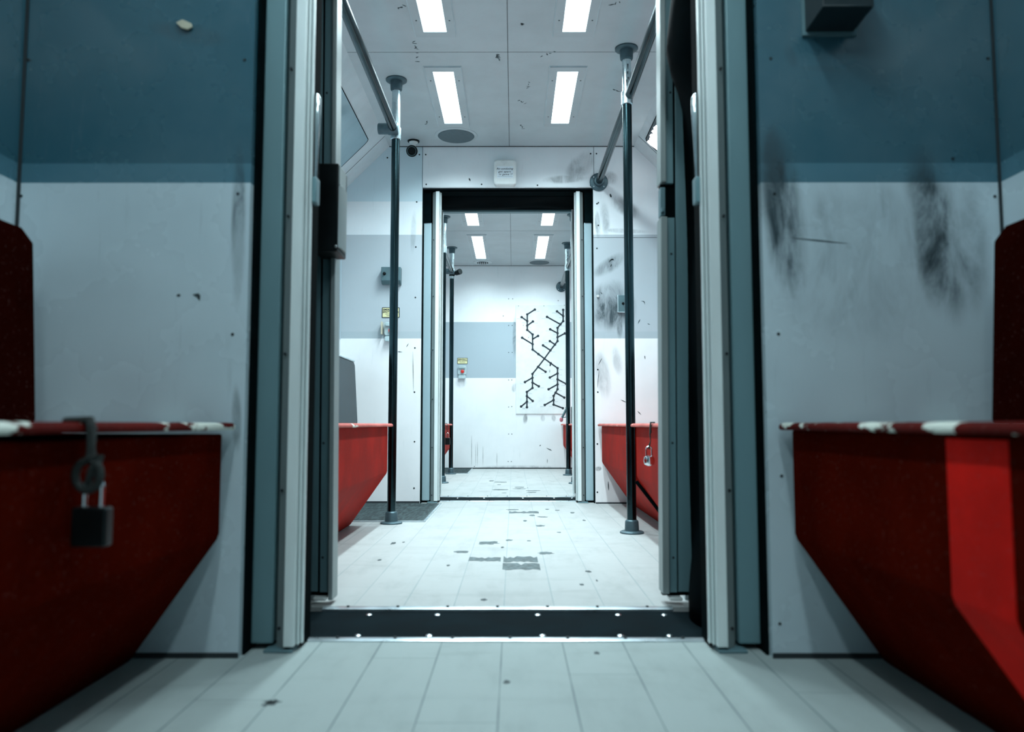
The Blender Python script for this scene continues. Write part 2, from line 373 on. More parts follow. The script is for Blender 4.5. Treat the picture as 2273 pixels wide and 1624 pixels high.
def near_extra(mb):
    Y = 1.6
    screws(mb, [(543, 133), (528, 430), (516, 742), (1711, 130), (1719, 430), (1728, 741), (1735, 1056), (1731, 1384), (2115, 352), (62, 134), (47, 435), (2193, 130), (2208, 436)], Y, .0034)
    mb.box(-1.047, -1.041, Y - .004, Y, 0, 1.9, 1); mb.box(1.021, 1.026, Y - .004, Y, 0, 1.9, 1)      # corner seams
    mb.box(-1.047, -.5555, Y - .003, Y, 0, .010, 1); mb.box(.522, 1.026, Y - .003, Y, 0, .010, 1)
    mark(mb, 428, 654, 443, 667, Y, .004, 3, .006); mark(mb, 392, 656, 401, 655, Y, .003)
    mark(mb, 1880, 540, 1760, 528, Y, .001, 3); mark(mb, 52, 128, 70, 135, Y, .003, 3)
def mid_extra(mb):
    Y = 4.64
    screws(mb, [(925, 448), (923, 548), (922, 660), (921, 772), (920, 870), (920, 980), (919, 1083), (1325, 452), (1328, 500), (1325, 551), (1327, 820), (1327, 870), (1326, 985), (1326, 1092),
                (946, 409), (1069, 409), (1193, 411), (1311, 411), (931, 343), (945, 343), (1311, 341), (1324, 341), (860, 350)], Y, .0052)
    for u in (938, 1318): p = atY(u, 370, Y); mb.box(p.x - .0012, p.x + .0012, Y - .0008, Y, DOORH, CEIL, 1)
    mb.box(-1.035, -.558, Y - .004, Y, 0, .014, 1); mb.box(.487, 1.0, Y - .003, Y, 0, .008, 1)
    p = atY(1400, 527, Y); mb.box(.487, 1.0, Y - .0006, Y, p.z - .001, p.z + .001, 1)
    mark(mb, 1352, 582, 1362, 574, Y, .004, 3, .004); mark(mb, 1355, 592, 1358, 586, Y, .003); mark(mb, 1356, 575, 1363, 577, Y, .003)
    mark(mb, 1333, 648, 1337, 653, Y, .002); mark(mb, 1423, 668, 1431, 676, Y, .002, 3, .01); mark(mb, 1416, 718, 1421, 708, Y, .002); mark(mb, 1437, 718, 1443, 720, Y, .0015)
    mark(mb, 1378, 887, 1391, 893, Y, .0022); mark(mb, 1415, 912, 1423, 920, Y, .002); mark(mb, 1431, 789, 1432, 797, Y, .002); mark(mb, 1350, 1068, 1351, 1088, Y, .003); mark(mb, 1328, 810, 1336, 795, Y, .0015)
    mark(mb, 1354, 430, 1357, 438, Y, .005); mark(mb, 1329, 448, 1327, 452, Y, .004); mark(mb, 902, 770, 907, 762, Y, .002); mark(mb, 882, 780, 893, 781, Y, .002); mark(mb, 916, 780, 918, 870, Y, .0012)
    mark(mb, 1041, 395, 1044, 402, Y, .004); mark(mb, 1330, 820, 1326, 860, Y, .0012)
def none(mb): pass
bulkhead('wall_front', YB[0], -1.047, 1.026, OPEN[0], 'wall_near', near_extra)
bulkhead('wall_middle_back', YS[0], -1.043, 1.02, (-.52, .46), 'wall_plain', none)
bulkhead('wall_middle_front', YB[1], -1.043, 1.02, OPEN[1], 'wall_mid', mid_extra)
bulkhead('wall_far_back', YS[1], -1.043, 1.02, (-.52, .46), 'wall_plain', none)
mb = MB(); mb.box(-1.043, 1.02, YEND, YEND + .02, 0, CEIL)
screws(mb, [(1129, 663), (1138, 663), (1129, 722), (1137, 722), (1129, 782), (1137, 782), (1129, 843), (1136, 843), (1129, 903), (1136, 902), (1129, 963), (1136, 963), (1128, 1024), (1135, 1024), (1239, 667), (1053, 1035), (1222, 998), (1117, 701)], YEND, .005)
mb.box(-1.043, 1.02, YEND - .004, YEND, 0, .012, 1)
mark(mb, 1213, 994, 1225, 1000, YEND, .004); mark(mb, 1198, 990, 1200, 987, YEND, .004); mark(mb, 1215, 1018, 1215, 1028, YEND, .0025)
for u, v0 in ((1047, 965), (1056, 985), (1060, 980), (1103, 1005), (1072, 990)): mark(mb, u, v0, u, 1034, YEND, .0012)
p = atY(1130, 980, YEND)
struct(mb.build('wall_end', ['wall_end', 'seam', 'screw', 'dark_chip'], smooth=False))
mb = MB(); mb.box(-1.05, 1.03, YBACK - .02, YBACK, 0, CEIL); struct(mb.build('wall_back', 'wall_plain', smooth=False))

CARS = [(YBACK, YB[0], -1.047, 1.026), (YS[0] + .02, YB[1], -1.043, 1.02), (YS[1] + .02, YEND, -1.043, 1.02)]
for ci, (y0, y1, xl, xr) in enumerate(CARS):
    mb = MB()
    for s, xw in ((-1, xl), (1, xr)):
        mb = MB()
        mb.box(xw, xw + s * .02, y0, y1, 0, CEIL - .28)
        xc = xw - s * .28
        mb.prism([(xw, CEIL - .28), (xc, CEIL), (xc + s * .02, CEIL + .014), (xw + s * .02, CEIL - .268)], 'y', y0, y1, 1)
        if ci:
            ys = y1 - .175; mb.prism([(xw, CEIL - .28), (xc, CEIL), (xc, CEIL - .0012), (xw - s * .0012, CEIL - .2806)], 'y', ys, ys + .003, 2)
        struct(mb.build('wall_' + ('left' if s < 0 else 'right'), ['wall_near' if ci == 0 else 'wall_plain', 'cove', 'seam'], smooth=False))
    mb = MB(); mb.box(xl + .27, xr - .27, y0, y1, CEIL, CEIL + .02)
    cx = -.026; mb.box(cx - .0012, cx + .0012, y0, y1, CEIL - .0006, CEIL, 1)
    for yy in ([3.43] if ci == 1 else [6.72] if ci == 2 else [.3]): mb.box(xl + .28, xr - .28, yy, yy + .002, CEIL - .0006, CEIL, 1)
    mb.box(xl + .28, xr - .28, y1 - .006, y1, CEIL - .003, CEIL, 1)
    if ci == 1:
        for a, b_, c_, d_ in ((1105, 126, 1109, 134), (1107, 120, 1100, 128), (1150, 222, 1168, 230), (1170, 198, 1176, 178), (1202, 125, 1236, 113), (925, 105, 927, 142), (918, 90, 924, 110), (1158, 55, 1160, 52), (882, 20, 900, 12), (1352, 12, 1378, 4), (948, 268, 946, 276), (1155, 276, 1163, 288), (1360, 198, 1378, 204)):
            p, q = atZ(a, b_, CEIL - .0003), atZ(c_, d_, CEIL - .0003); n = 4
            for i in range(n):
                c = p.lerp(q, (i + random.random() * .6) / n); mb.blob(blobpoly(c, .009, .003, 8, .5, random.uniform(0, 3)), (0, 0, -1), .0003, 2)
    struct(mb.build('ceiling', ['ceiling', 'seam', 'dark_chip'], smooth=False))

# floors with their stains
def floor_blob(mb, u0, v0, u1, v1, mi=1, n=18, jit=.3):
    a, b = atZ(u0, v0, .0), atZ(u1, v1, .0)
    a2, b2 = atZ(u1, v0, 0), atZ(u0, v1, 0); c = (a + b) / 2
    mb.blob(blobpoly((c.x, c.y, .0), abs(b.x - a.x) / 2, abs(b.y - a.y) / 2, n, jit), (0, 0, 1), .0006, mi)
def patch(mb, u0, v0, u1, v1):                  # ragged worn board patch, squarish
    a = atZ(u0, v1, 0); b = atZ(u1, v0, 0); x0, x1, y0, y1 = a.x, b.x, a.y, b.y; pts = []
    for i in range(10): pts.append((x0 + (x1 - x0) * i / 10, y0 + random.uniform(0, .2) * (y1 - y0), 0))
    for i in range(3): pts.append((x1, y0 + (y1 - y0) * i / 3, 0))
    for i in range(10): pts.append((x1 - (x1 - x0) * i / 10, y1 - random.uniform(0, .45 if random.random() < .4 else .1) * (y1 - y0), 0))
    for i in range(3): pts.append((x0, y1 - (y1 - y0) * i / 3, 0))
    mb.blob(pts, (0, 0, 1), .0006, 1)
for ci, (y0, y1, xl, xr) in enumerate(CARS):
    mb = MB(); f0 = y0 if ci == 0 else (2.035 if ci == 1 else 5.055); f1 = 1.715 if ci == 0 else (4.775 if ci == 1 else YEND)
    mb.box(xl, xr, f0, f1, -.03, 0)
    if ci == 0:
        for q in ((1117, 1509, 1131, 1517), (1318, 1446, 1332, 1452)): floor_blob(mb, *q, mi=2)
        for q in ((588, 1558, 604, 1566), (600, 1553, 617, 1562), (590, 1556, 612, 1561)): floor_blob(mb, *q, mi=2, jit=.5)
    if ci == 1:
        patch(mb, 1039, 1236, 1112, 1246); patch(mb, 1117, 1234, 1192, 1248); patch(mb, 1115, 1249, 1197, 1265); patch(mb, 1130, 1134, 1195, 1139)
        for q in ((1061, 1201, 1106, 1208), (1008, 1222, 1040, 1227), (1194, 1224, 1228, 1230), (1126, 1130, 1150, 1132), (1187, 1165, 1210, 1168), (1175, 1142, 1188, 1145), (1192, 1146, 1216, 1148),
                  (1210, 1129, 1220, 1131), (1265, 1136, 1276, 1139), (1292, 1153, 1301, 1156), (1160, 1154, 1170, 1157), (1122, 1197, 1138, 1200), (1170, 1199, 1178, 1201), (1236, 1180, 1246, 1182), (1232, 1131, 1242, 1133)): floor_blob(mb, *q)
        for q in ((1299, 1266, 1314, 1270), (1286, 1295, 1297, 1299), (1068, 1328, 1080, 1333), (1322, 1286, 1328, 1290), (870, 1203, 876, 1208), (894, 1202, 898, 1204), (840, 1241, 845, 1244), (1112, 1213, 1118, 1216), (992, 1253, 998, 1256)): floor_blob(mb, *q, mi=2)
    if ci == 2:
        for q in ((1086, 1066, 1096, 1068), (1098, 1069, 1126, 1070.5), (1092, 1085.5, 1128, 1087.5), (1143, 1080, 1165, 1081.5), (1139, 1083.5, 1166, 1085), (1169, 1088, 1198, 1089.5), (1170, 1091.5, 1192, 1093), (1170, 1082, 1172, 1083), (1104, 1075, 1112, 1076), (1114, 1093, 1124, 1094)): floor_blob(mb, *q)
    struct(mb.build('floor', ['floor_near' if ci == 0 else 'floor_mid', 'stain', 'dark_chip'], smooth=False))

# ------------------------------------------------------------------ gangways: thresholds, door frames, bellows
def gangway(k):
    def lean(a):
        if near:
            for p in a.v: p.x += s * .015 * p.z / 1.65
    near = k == 0; D = 0 if near else 3.04; w_ = 'the near doorway' if near else 'the far doorway'
    ol, orr = OPEN[k]; shR = 0 if near else -.022; top = 1.90
    # first frame, on the bulkhead side
    fr = thing('door_frame', ((ol + orr) / 2, 1.66 + D, 0), f'grey metal door frame with ribbed jambs standing in {w_} nearest the camera' if near else 'blue grey metal door frame with pale edge strips in the far doorway', 'door frame')
    for s, xo in ((-1, ol), (1, orr)):
        xs = xo if s < 0 else xo
        def X(d): return xo - s * d              # d = distance inward from the opening edge
        zt = top if near else 1.71
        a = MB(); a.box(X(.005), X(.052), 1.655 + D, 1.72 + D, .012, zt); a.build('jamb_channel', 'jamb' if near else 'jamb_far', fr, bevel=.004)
        a = MB(); a.prism([(X(.058), 1.662 + D), (X(.080), 1.640 + D), (X(.080), 1.72 + D), (X(.058), 1.72 + D)], 'z', .006, top)
        screws(a, [], 1.6)
        for zz in (.045, .33, .62, .92, 1.25, 1.6): a.disc((X(.066), 1.652 + D, zz), .0035, (0, -1, 0), 8, 1, .004)
        a.build('jamb_bevel', ['jamb_mid', 'screw'], fr)
        a = MB(); a.box(X(.080), X(.102), 1.632 + D, 1.668 + D, .012, top); a.box(X(.1035), X(.107), 1.648 + D, 1.670 + D, .012, top); a.box(X(.1085), X(.1125), 1.660 + D, 1.672 + D, .012, top)
        a.build('edge_strip', 'jamb_light', fr, bevel=.0015)
        a = MB(); a.box(X(-.0), X(.09), 1.70 + D, 1.74 + D, 0, top); a.box(X(.088), X(.109), 1.6725 + D, 1.738 + D, .006, top); a.box(X(-.002), X(.006), 1.62 + D, 1.70 + D, 0, 1.91)
        if not near: a.box(X(.002), X(.050), 1.645 + D, 1.70 + D, 1.71, 1.905)
        a.build('rubber_seal', 'rubber', fr)
        a = MB(); a.box(X(.04), X(.10), 1.63 + D, 1.70 + D, 0, .006); a.build('foot_plate', 'jamb_dark', fr, bevel=.002)
    a = MB(); a.box(ol + .001, orr - .001, 1.65 + D, 1.74 + D, 1.902, 1.914); a.build('head_seal', 'rubber', fr)
    # second frame, on the next car
    li, ri = -.472, .389 if near else .386
    yf = 2.07 + D - (.0 if near else .02)
    f2 = thing('door_frame', ((li + ri) / 2, yf, 0), 'dark teal door frame behind the black threshold of the near doorway' if near else 'narrow dark door frame seen inside the far doorway', 'door frame')
    for s, xi in ((-1, li), (1, ri)):
        def X(d): return xi + s * d
        step = 1.125 if (near and s > 0) else None
        a = MB()
        if step:
            a.box(X(0), X(.015), yf - .015, yf + .045, step, top); a.box(X(0), X(.018), yf - .012, yf + .045, .028, step - .095)
        else: a.box(X(0), X(.012), yf - .015, yf + .045, .012, top)
        lean(a); a.build('edge_strip', 'jamb_mid' if near else 'jamb_light', f2, bevel=.002)
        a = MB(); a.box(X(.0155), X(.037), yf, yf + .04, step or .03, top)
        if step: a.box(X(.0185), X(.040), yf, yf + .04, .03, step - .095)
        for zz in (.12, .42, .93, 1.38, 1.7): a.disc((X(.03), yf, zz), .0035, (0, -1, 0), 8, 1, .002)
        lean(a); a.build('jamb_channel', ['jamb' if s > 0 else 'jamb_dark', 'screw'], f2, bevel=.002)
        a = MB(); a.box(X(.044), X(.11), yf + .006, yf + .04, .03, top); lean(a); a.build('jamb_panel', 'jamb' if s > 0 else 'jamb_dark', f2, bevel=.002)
        a = MB(); a.box(X(.004), X(.10), yf + .012, yf + .035, .02, top); lean(a); a.build('rubber_seal', 'rubber', f2)
        if step:
            a = MB(); a.box(X(.001), X(.014), yf - .004, yf + .03, step - .09, step - .012); a.box(X(.002), X(.010), yf - .014, yf - .004, step - .082, step - .07)
            lean(a); a.build('hinge', 'jamb_dark', f2, bevel=.0015)
        a = MB(); a.box(X(.018), X(.052), yf - .012, yf + .03, .010, .0195); a.build('foot_block', 'plastic_white', f2, bevel=.003)
    a = MB(); a.box(li, ri, yf, yf + .045, top - .012, top); a.build('head_strip', 'jamb_dark', f2)
    # threshold
    th = thing('threshold', ((ol + orr) / 2, 1.87 + D, 0), 'black metal threshold plate with screwed silver edge strips in ' + w_, 'threshold')
    y0, y1 = 1.742 + D, 2.005 + D
    a = MB(); a.box(ol + .01, orr - .01, y0, y1, -.02, -.004)
    pt = a.build('plate', 'plate', th)
    for i, (ya, yb, xa, xb) in enumerate(((1.716 + D, 1.743 + D, ol + .108, orr - .09), (2.004 + D, 2.034 + D, -.487, .405))):
        st = MB(); st.prism([(ya, -.012), (yb, -.012), (yb, .002), ((ya + yb) / 2, .006), (ya, .002)], 'x', xa, xb)
        n = 7
        for q in range(n):
            xx = xa + (xb - xa) * (q + .5) / n; st.disc((xx, (ya + yb) / 2, .0055), .004, (0, 0, 1), 10, 1, .002)
        st.build('edge_strip', ['alu', 'screw'], th)
    for yy, xs in ((1.775 + D, (-.35, -.19, .065, .24, .35)), (1.965 + D, (-.36, -.19, .06, .26, .375))):
        for xx in xs:
            sc = MB(); sc.lathe((xx, yy, -.005), (xx, yy, 1), [(0, .0075), (.003, .0075), (.005, .003)], 12); sc.build('screw', 'steel_screw', pt)
    # bellows: two cloth sides and a sagging roof
    bl = thing('gangway_bellows', ((ol + orr) / 2, 1.9 + D, 0), 'black rubberised cloth bellows lining ' + w_, 'bellows')
    ya, yb = 1.735 + D, yf + .012
    for s in (-1, 1):
        a = MB(); ny, nz = 10, 40; v = []; f = []
        base = (ol + .03) if s < 0 else (orr - .022)
        tgt = (li - .095) if s < 0 else (ri + .085)
        for j in range(nz + 1):
            z = -.004 + (1.905 + .004) * j / nz
            for i in range(ny + 1):
                t = i / ny; y = ya + (yb - ya) * t
                x = base + (tgt - base) * t
                bul = math.sin(math.pi * t) * (.022 * math.exp(-((z - 1.33) / .17) ** 2) + .012 * math.sin(z * 9 + 1) + .014 * math.exp(-((z - .05) / .2) ** 2) + .010)
                if not near: bul *= .5
                elif s > 0:
                    q_ = max(0, min(1, (z - 1.27) / .16)); bul += math.sin(math.pi * min(1, t * 1.1)) * (.055 * q_ * q_ * (3 - 2 * q_) + .02 * math.exp(-(z / .16) ** 2))
                v.append((x - s * (bul + .003 * math.sin(7 * z + 5 * t)), y, z))
        for j in range(nz):
            for i in range(ny): q = j * (ny + 1) + i; f.append((q, q + 1, q + ny + 2, q + ny + 1))
        a.add(v, f); o = a.build('side_cloth', 'bellows', bl, ang=80)
        so = o.modifiers.new('thick', 'SOLIDIFY'); so.thickness = .004
    a = MB(); nx, ny = 40, 10; v = []; f = []
    for j in range(nx + 1):
        u = j / nx; x = ol + .03 + (orr - ol - .052) * u
        for i in range(ny + 1):
            t = i / ny; y = ya + (yb - ya) * t
            sag = math.sin(math.pi * t) * (.012 + .008 * math.sin(5.2 * u + .7) + .006 * math.sin(13 * u + 3 * t))
            fold = .010 * math.exp(-((t - .55 - .35 * (u - .45) * (1 if u > .45 else -1.3)) / .09) ** 2)
            v.append((x, y, 1.902 - sag - fold))
    for j in range(nx):
        for i in range(ny): q = j * (ny + 1) + i; f.append((q, q + 1, q + ny + 2, q + ny + 1))
    a.add(v, f); o = a.build('roof_cloth', 'bellows', bl, ang=80); so = o.modifiers.new('thick', 'SOLIDIFY'); so.thickness = .004; so.offset = 1
for k in (0, 1): gangway(k)

# chrome bars and the black box on the near frames
def latch(side):
    X0 = -.443 if side < 0 else .4095; s = side
    Z0, Z1 = atY(690, 455, 1.69).z, atY(690, 213, 1.69).z
    t = thing('door_latch', (X0, 1.69, Z0), 'chrome latch bar fixed to the left jamb of the near doorway' if s < 0 else 'chrome latch bar fixed to the right jamb of the near doorway', 'latch')
    xx = X0 - s * .0002
    a = MB(); pts = [(xx - s * .003, 1.68, Z0 + .06), (xx - s * .004, 1.68, Z0 + .12), (xx - s * .006, 1.678, Z1 - .05), (xx - s * .006, 1.678, Z1 - .01), (xx - s * .001, 1.68, Z1)]
    a.tube(pts, [.003, .0045, .007, .007, .003], 12); a.build('bar', 'chrome', t)
    a = MB(); a.box(xx - s * .009, xx + s * .004, 1.668, 1.70, Z0, Z0 + .058); a.build('keeper', 'jamb', t, bevel=.003)
latch(-1); latch(1)
Zt, Zb = atY(720, 362, 1.97).z, atY(720, 557, 1.97).z
xa, xb = atY(695, 460, 1.97).x, atY(750, 460, 1.97).x
t = thing('lock_housing', ((xa + xb) / 2, 2.0, Zb), 'tall black lock box mounted on the left jamb behind the near door frame', 'lock box')
a = MB(); a.box(xa, xb, 1.97, 2.075, Zb, Zt); a.build('case', 'plastic_dark', t, bevel=.003)
a = MB(); a.prism([(xb - .001, 1.975), (xb + .006, 1.99), (xb + .006, 2.05), (xb - .001, 2.055)], 'z', Zb + .012, Zt - .055); a.box(xb - .001, xb + .003, 1.975, 2.05, Zt - .055, Zt - .004)
a.disc((xb - .004, 1.97, Zb + .012), .004, (0, -1, 0), 12, 1, .002); a.build('strike_plate', ['jamb_mid', 'steel_screw'], t, bevel=.001)

# ------------------------------------------------------------------ benches
def bench(side, y0, y1, xlip, xwall, label, name='bench', mats=('red', 'red_lip_far'), gap=0.0, back=None, ztop=.473, lens=(.0, .0)):
    s = side; t = thing(name, (s * (xlip + xwall) / 2, (y0 + y1) / 2, 0), label, 'bench')
    h = xlip + .023; zt = .458 - gap
    a = MB()
    prof = [(h, zt), (h, .252), (h + .004, .240), (h + .014, .226), (h + .168, .006), (h + .175, 0), (xwall - .004, 0), (xwall - .004, zt)]
    a.prism([(s * x, z) for x, z in prof], 'y', y0 + .012, y1 - .012)
    a.build('body', mats[0], t, bevel=.004)
    a = MB()
    lp = [(xlip, ztop - .012), (xlip + .001, ztop - .005), (xlip + .006, ztop - .001), (xlip + .014, ztop), (xwall - .004, ztop), (xwall - .004, ztop - .015), (xlip + .004, ztop - .015)]
    a.prism([(s * x, z) for x, z in lp], 'y', y0, y1)
    a.build('seat_lid', mats[1], t, bevel=.0025)
    if gap:
        a = MB()
        for yy in (y0 + .3, y1 - .3):
            a.box(s * (xwall - .12), s * (xwall - .06), yy - .03, yy + .03, .458 - gap, .458)
        a.box(s * (h + .03), s * (xwall - .01), y0 + .05, y1 - .52, .458 - gap, .458)
        a.build('lid_spacer', 'rubber', t)
    if back:
        bx, by0, by1, bz, bm, capm, ch = back
        a = MB(); pr = [(bx - .022, ztop + .0006), (bx, bz), (xwall - .004, bz), (xwall - .004, ztop + .0006)]
        # chamfered far top corner
        v = []
        a.prism([(by0, ztop + .0006), (by1, ztop + .0006), (by1, bz - ch), (by1 - ch * 1.6, bz), (by0, bz)], 'x', s * (bx), s * (xwall - .004))
        for i, p in enumerate(a.v):
            if abs(p.x - s * bx) < 1e-5: p.x = s * (bx - .022 * (bz - p.z) / (bz - ztop))
        ob = a.build('backrest', bm, t, bevel=.006)
        if bm == 'grey_back': ob['label'] = 'dark grey backrest'
        if capm:
            a = MB(); a.box(s * (bx - .004), s * (xwall - .004), by0, by1 - ch * 1.4, bz, bz + .012); a.build('backrest_cap', capm, ob, bevel=.004)
    return t
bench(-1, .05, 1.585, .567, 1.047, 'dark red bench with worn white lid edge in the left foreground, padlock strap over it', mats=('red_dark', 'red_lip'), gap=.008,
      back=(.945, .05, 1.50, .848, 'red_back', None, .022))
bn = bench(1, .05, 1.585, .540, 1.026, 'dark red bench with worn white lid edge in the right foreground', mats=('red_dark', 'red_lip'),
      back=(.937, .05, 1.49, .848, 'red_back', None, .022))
bench(-1, 2.16, 3.655, .567, 1.035, 'red bench on the left of the middle car, ending before the grab pole', back=(.93, 2.16, 4.52, .83, 'grey_back', 'cap', .015))
bm2 = bench(1, 2.16, 3.345, .503, 1.0, 'red bench on the right of the middle car carrying a round chrome padlock', back=(.93, 2.16, 3.3, .83, 'grey_back', 'cap', .015))
bench(1, 3.45, 4.625, .500, 1.0, 'red bench on the right of the middle car against the bulkhead, beyond the pole', back=(.93, 3.45, 4.5, .83, 'grey_back', 'cap', .015))
bench(-1, 6.31, 7.22, .570, 1.035, 'red bench on the left of the far car with a black padlock on it')
bench(1, 6.25, 7.10, .503, 1.0, 'red bench on the right of the far car, in front of the farther grab pole')
bench(1, 7.27, 8.215, .500, 1.0, 'red bench on the right of the far car against the end wall')
# black rod put in as the shade of the gap between the two right-hand benches of the middle car
a = MB(); hx = .526
a.tube([(hx + .002, 3.36, .225), (hx + .10, 3.345, .095), (hx + .17, 3.33, .012)], .008, 10)
a.build('gap_shade_rod', 'rubber', bm2)
# patch of light painted as a brighter red strip down the near right bench
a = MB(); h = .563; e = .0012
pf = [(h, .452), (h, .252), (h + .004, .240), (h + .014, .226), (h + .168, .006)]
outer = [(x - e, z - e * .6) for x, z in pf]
a.prism(pf + outer[::-1], 'y', .885, 1.012); st_ = a.build('lit_patch_strip', 'lit_red', bn); st_['label'] = 'bright red strip of light painted on the bench'
# ------------------------------------------------------------------ grab poles and hand rails
def pole(x, y, zr, label, s, socket=True):
    t = thing('grab_pole', (x, y, 0), label, 'pole', 'floor to ceiling grab poles')
    a = MB(); a.lathe((x, y, .03), (x, y, CEIL), [(0, .0205), (zr - .03, .0205)], 28); a.build('tube', 'pole', t)
    a = MB(); a.lathe((x, y, zr + .001), (x, y, CEIL), [(0, .0204), (CEIL - zr - .02, .0204)], 28)
    if s > 0:
        for an, zz, hh in ((-1.45, 2.075, .012), (-1.5, 2.045, .006), (-1.75, 2.0, .014), (-1.4, 2.02, .005)): a.tube([(x + .0195 * math.cos(an), y + .0195 * math.sin(an), zz - hh), (x + .0195 * math.cos(an), y + .0195 * math.sin(an), zz + hh)], [.0015, .0035], 6, 1)
    a.build('upper_tube', ['pole_bare', 'screw'], t)['label'] = 'bare pale metal upper tube'
    for nm, z0, d in (('floor_flange', 0, 1), ('ceiling_flange', CEIL, -1)):
        a = MB(); a.lathe((x, y, z0), (x, y, z0 + d), [(0.0005, .052), (.006, .052), (.010, .046), (.012, .031), (.05, .029), (.054, .027), (.058, .022)], 28); a.build(nm, 'flange', t)
    a = MB(); a.lathe((x, y, zr - .03), (x, y, zr), [(0, .022), (.002, .0255), (.058, .0255), (.06, .022)], 28)
    a.build('tee_clamp', 'pole_bare', t)
    return t
RX = -.588; ZR = 1.905
pl = pole(RX + .008, 3.715, ZR - .01, 'grab pole on the left of the middle car, at the end of the red bench', -1)
pr = pole(.512, 3.395, 1.935, 'grab pole on the right of the middle car, between two red benches', 1)
dup(pl, (-.594, 7.37, 0), 'farther grab pole on the left of the far car, near the end wall'); dup(pl, (-.572, 6.25, 0), 'nearer grab pole on the left of the far car, at the doorway edge')
dup(pr, (.506, 7.19, 0), 'farther grab pole on the right of the far car, beside the network map'); dup(pr, (.487, 6.19, 0), 'nearer grab pole on the right of the far car, at the doorway edge')
def rail(x, y0, y1, z, label, endflange, stub=0):
    t = thing('hand_rail', (x, y1, z), label, 'hand rail')
    a = MB(); a.cyl((x, y0, z), (x, y1, z), .0205, 28); a.build('tube', 'pole', t)
    if endflange:
        a = MB(); a.lathe((x, y1, z), (x, y1 - 1, z), [(0, .056), (.006, .056), (.009, .052), (.011, .031), (.03, .029), (.033, .022)], 28)
        for an in (.8, 2.4, 3.9, 5.5): a.disc((x + .043 * math.cos(an), y1 - .0085, z + .043 * math.sin(an)), .005, (0, -1, 0), 10, 1, .002)
        a.build('wall_flange', ['flange', 'steel_screw'], t)
    else:
        a = MB(); a.lathe((x - .075, y1, z), (x, y1, z), [(0, .024), (.003, .027), (.05, .027), (.05, .03), (.095, .03), (.10, .024)], 24)
        a.build('elbow_fitting', 'flange', t)
    return t
rail(-.585, 2.14, 3.675, ZR, 'hand rail on the left of the middle car, ending at the pole', False)
rail(.521, 2.14, 4.638, 1.945, 'hand rail on the right of the middle car, its round flange beside the far doorway', True)
rail(-.592, 5.14, 7.33, 1.93, 'hand rail on the left of the far car, ending at the farther pole', False)
rail(.512, 5.14, 8.228, 1.94, 'hand rail on the right of the far car with its flange on the end wall', True)

# ------------------------------------------------------------------ ceiling lamps
def lamp(x, y, L, mat, label, power=0):
    t = thing('ceiling_light', (x, y, CEIL), label, 'ceiling light', 'ceiling lights')
    a = MB(); hw, hl = .088, L / 2 + .045
    # frame ring with an opening
    iw, il = .050, L / 2
    z0, z1 = CEIL - .006, CEIL
    for (x0, x1, y0, y1) in ((-hw, -iw, -hl, hl), (iw, hw, -hl, hl), (-iw, iw, -hl, -il), (-iw, iw, il, hl)): a.box(x + x0, x + x1, y + y0, y + y1, z0, z1)
    for xx in (-.07, .07):
        for yy in (-il * .7, il * .7): a.disc((x + xx, y + yy, z0), .004, (0, 0, -1), 8, 1, .001)
    a.build('frame', ['ceiling', 'screw'], t)
    a = MB(); a.box(x - hw - .003, x + hw + .003, y - hl - .003, y + hl + .003, CEIL - .0025, CEIL - .0002); a.build('bezel_edge', 'cap', t)
    a = MB(); a.box(x - iw + .0005, x + iw - .0005, y - il + .0005, y + il - .0005, CEIL - .0045, CEIL); a.build('diffuser', mat, t)
    if power:
        ld = bpy.data.lights.new('lamp_light', 'AREA'); ld.shape = 'RECTANGLE'; ld.size = .098; ld.size_y = L - .004; ld.energy = power * L / .645
        ld.color = LAMP_COL; ld.spread = math.radians(140); lo = bpy.data.objects.new('lamp_light', ld); COL.objects.link(lo); lo.parent = t; lo.location = (0, 0, -.0055)
    return t
XL, XR = -.340, .262
l0 = lamp(XL, 3.94, .645, 'lampM', 'bright strip light on the left of the middle car ceiling, nearest the bulkhead', POWER_M)
dup(l0, (XR, 3.94, CEIL), 'bright strip light on the right of the middle car ceiling, nearest the bulkhead')
dup(l0, (XL, 2.915, CEIL), 'left strip light of the middle car, cut by the top of the photo')
dup(l0, (XR, 2.915, CEIL), 'right strip light of the middle car, cut by the top of the photo')
l1 = lamp(XL + .008, 7.375, .95, 'lampC', 'farther strip light on the left of the far car ceiling', POWER_C)
dup(l1, (XR + .01, 7.375, CEIL), 'farther strip light on the right of the far car ceiling')
dup(l1, (XL - .003, 6.045, CEIL), 'nearer strip light on the left of the far car ceiling, cut by the door header')
dup(l1, (XR + .022, 6.045, CEIL), 'nearer strip light on the right of the far car ceiling, cut by the door header')
l2 = lamp(XL, .90, .645, 'lampA', 'dim strip light on the left of the near car ceiling above the camera')
dup(l2, (XR, .90, CEIL), 'dim strip light on the right of the near car ceiling above the camera')
dup(l2, (XL, -.12, CEIL), 'dim strip light on the left of the near car ceiling behind the camera')
dup(l2, (XR, -.12, CEIL), 'dim strip light on the right of the near car ceiling behind the camera')

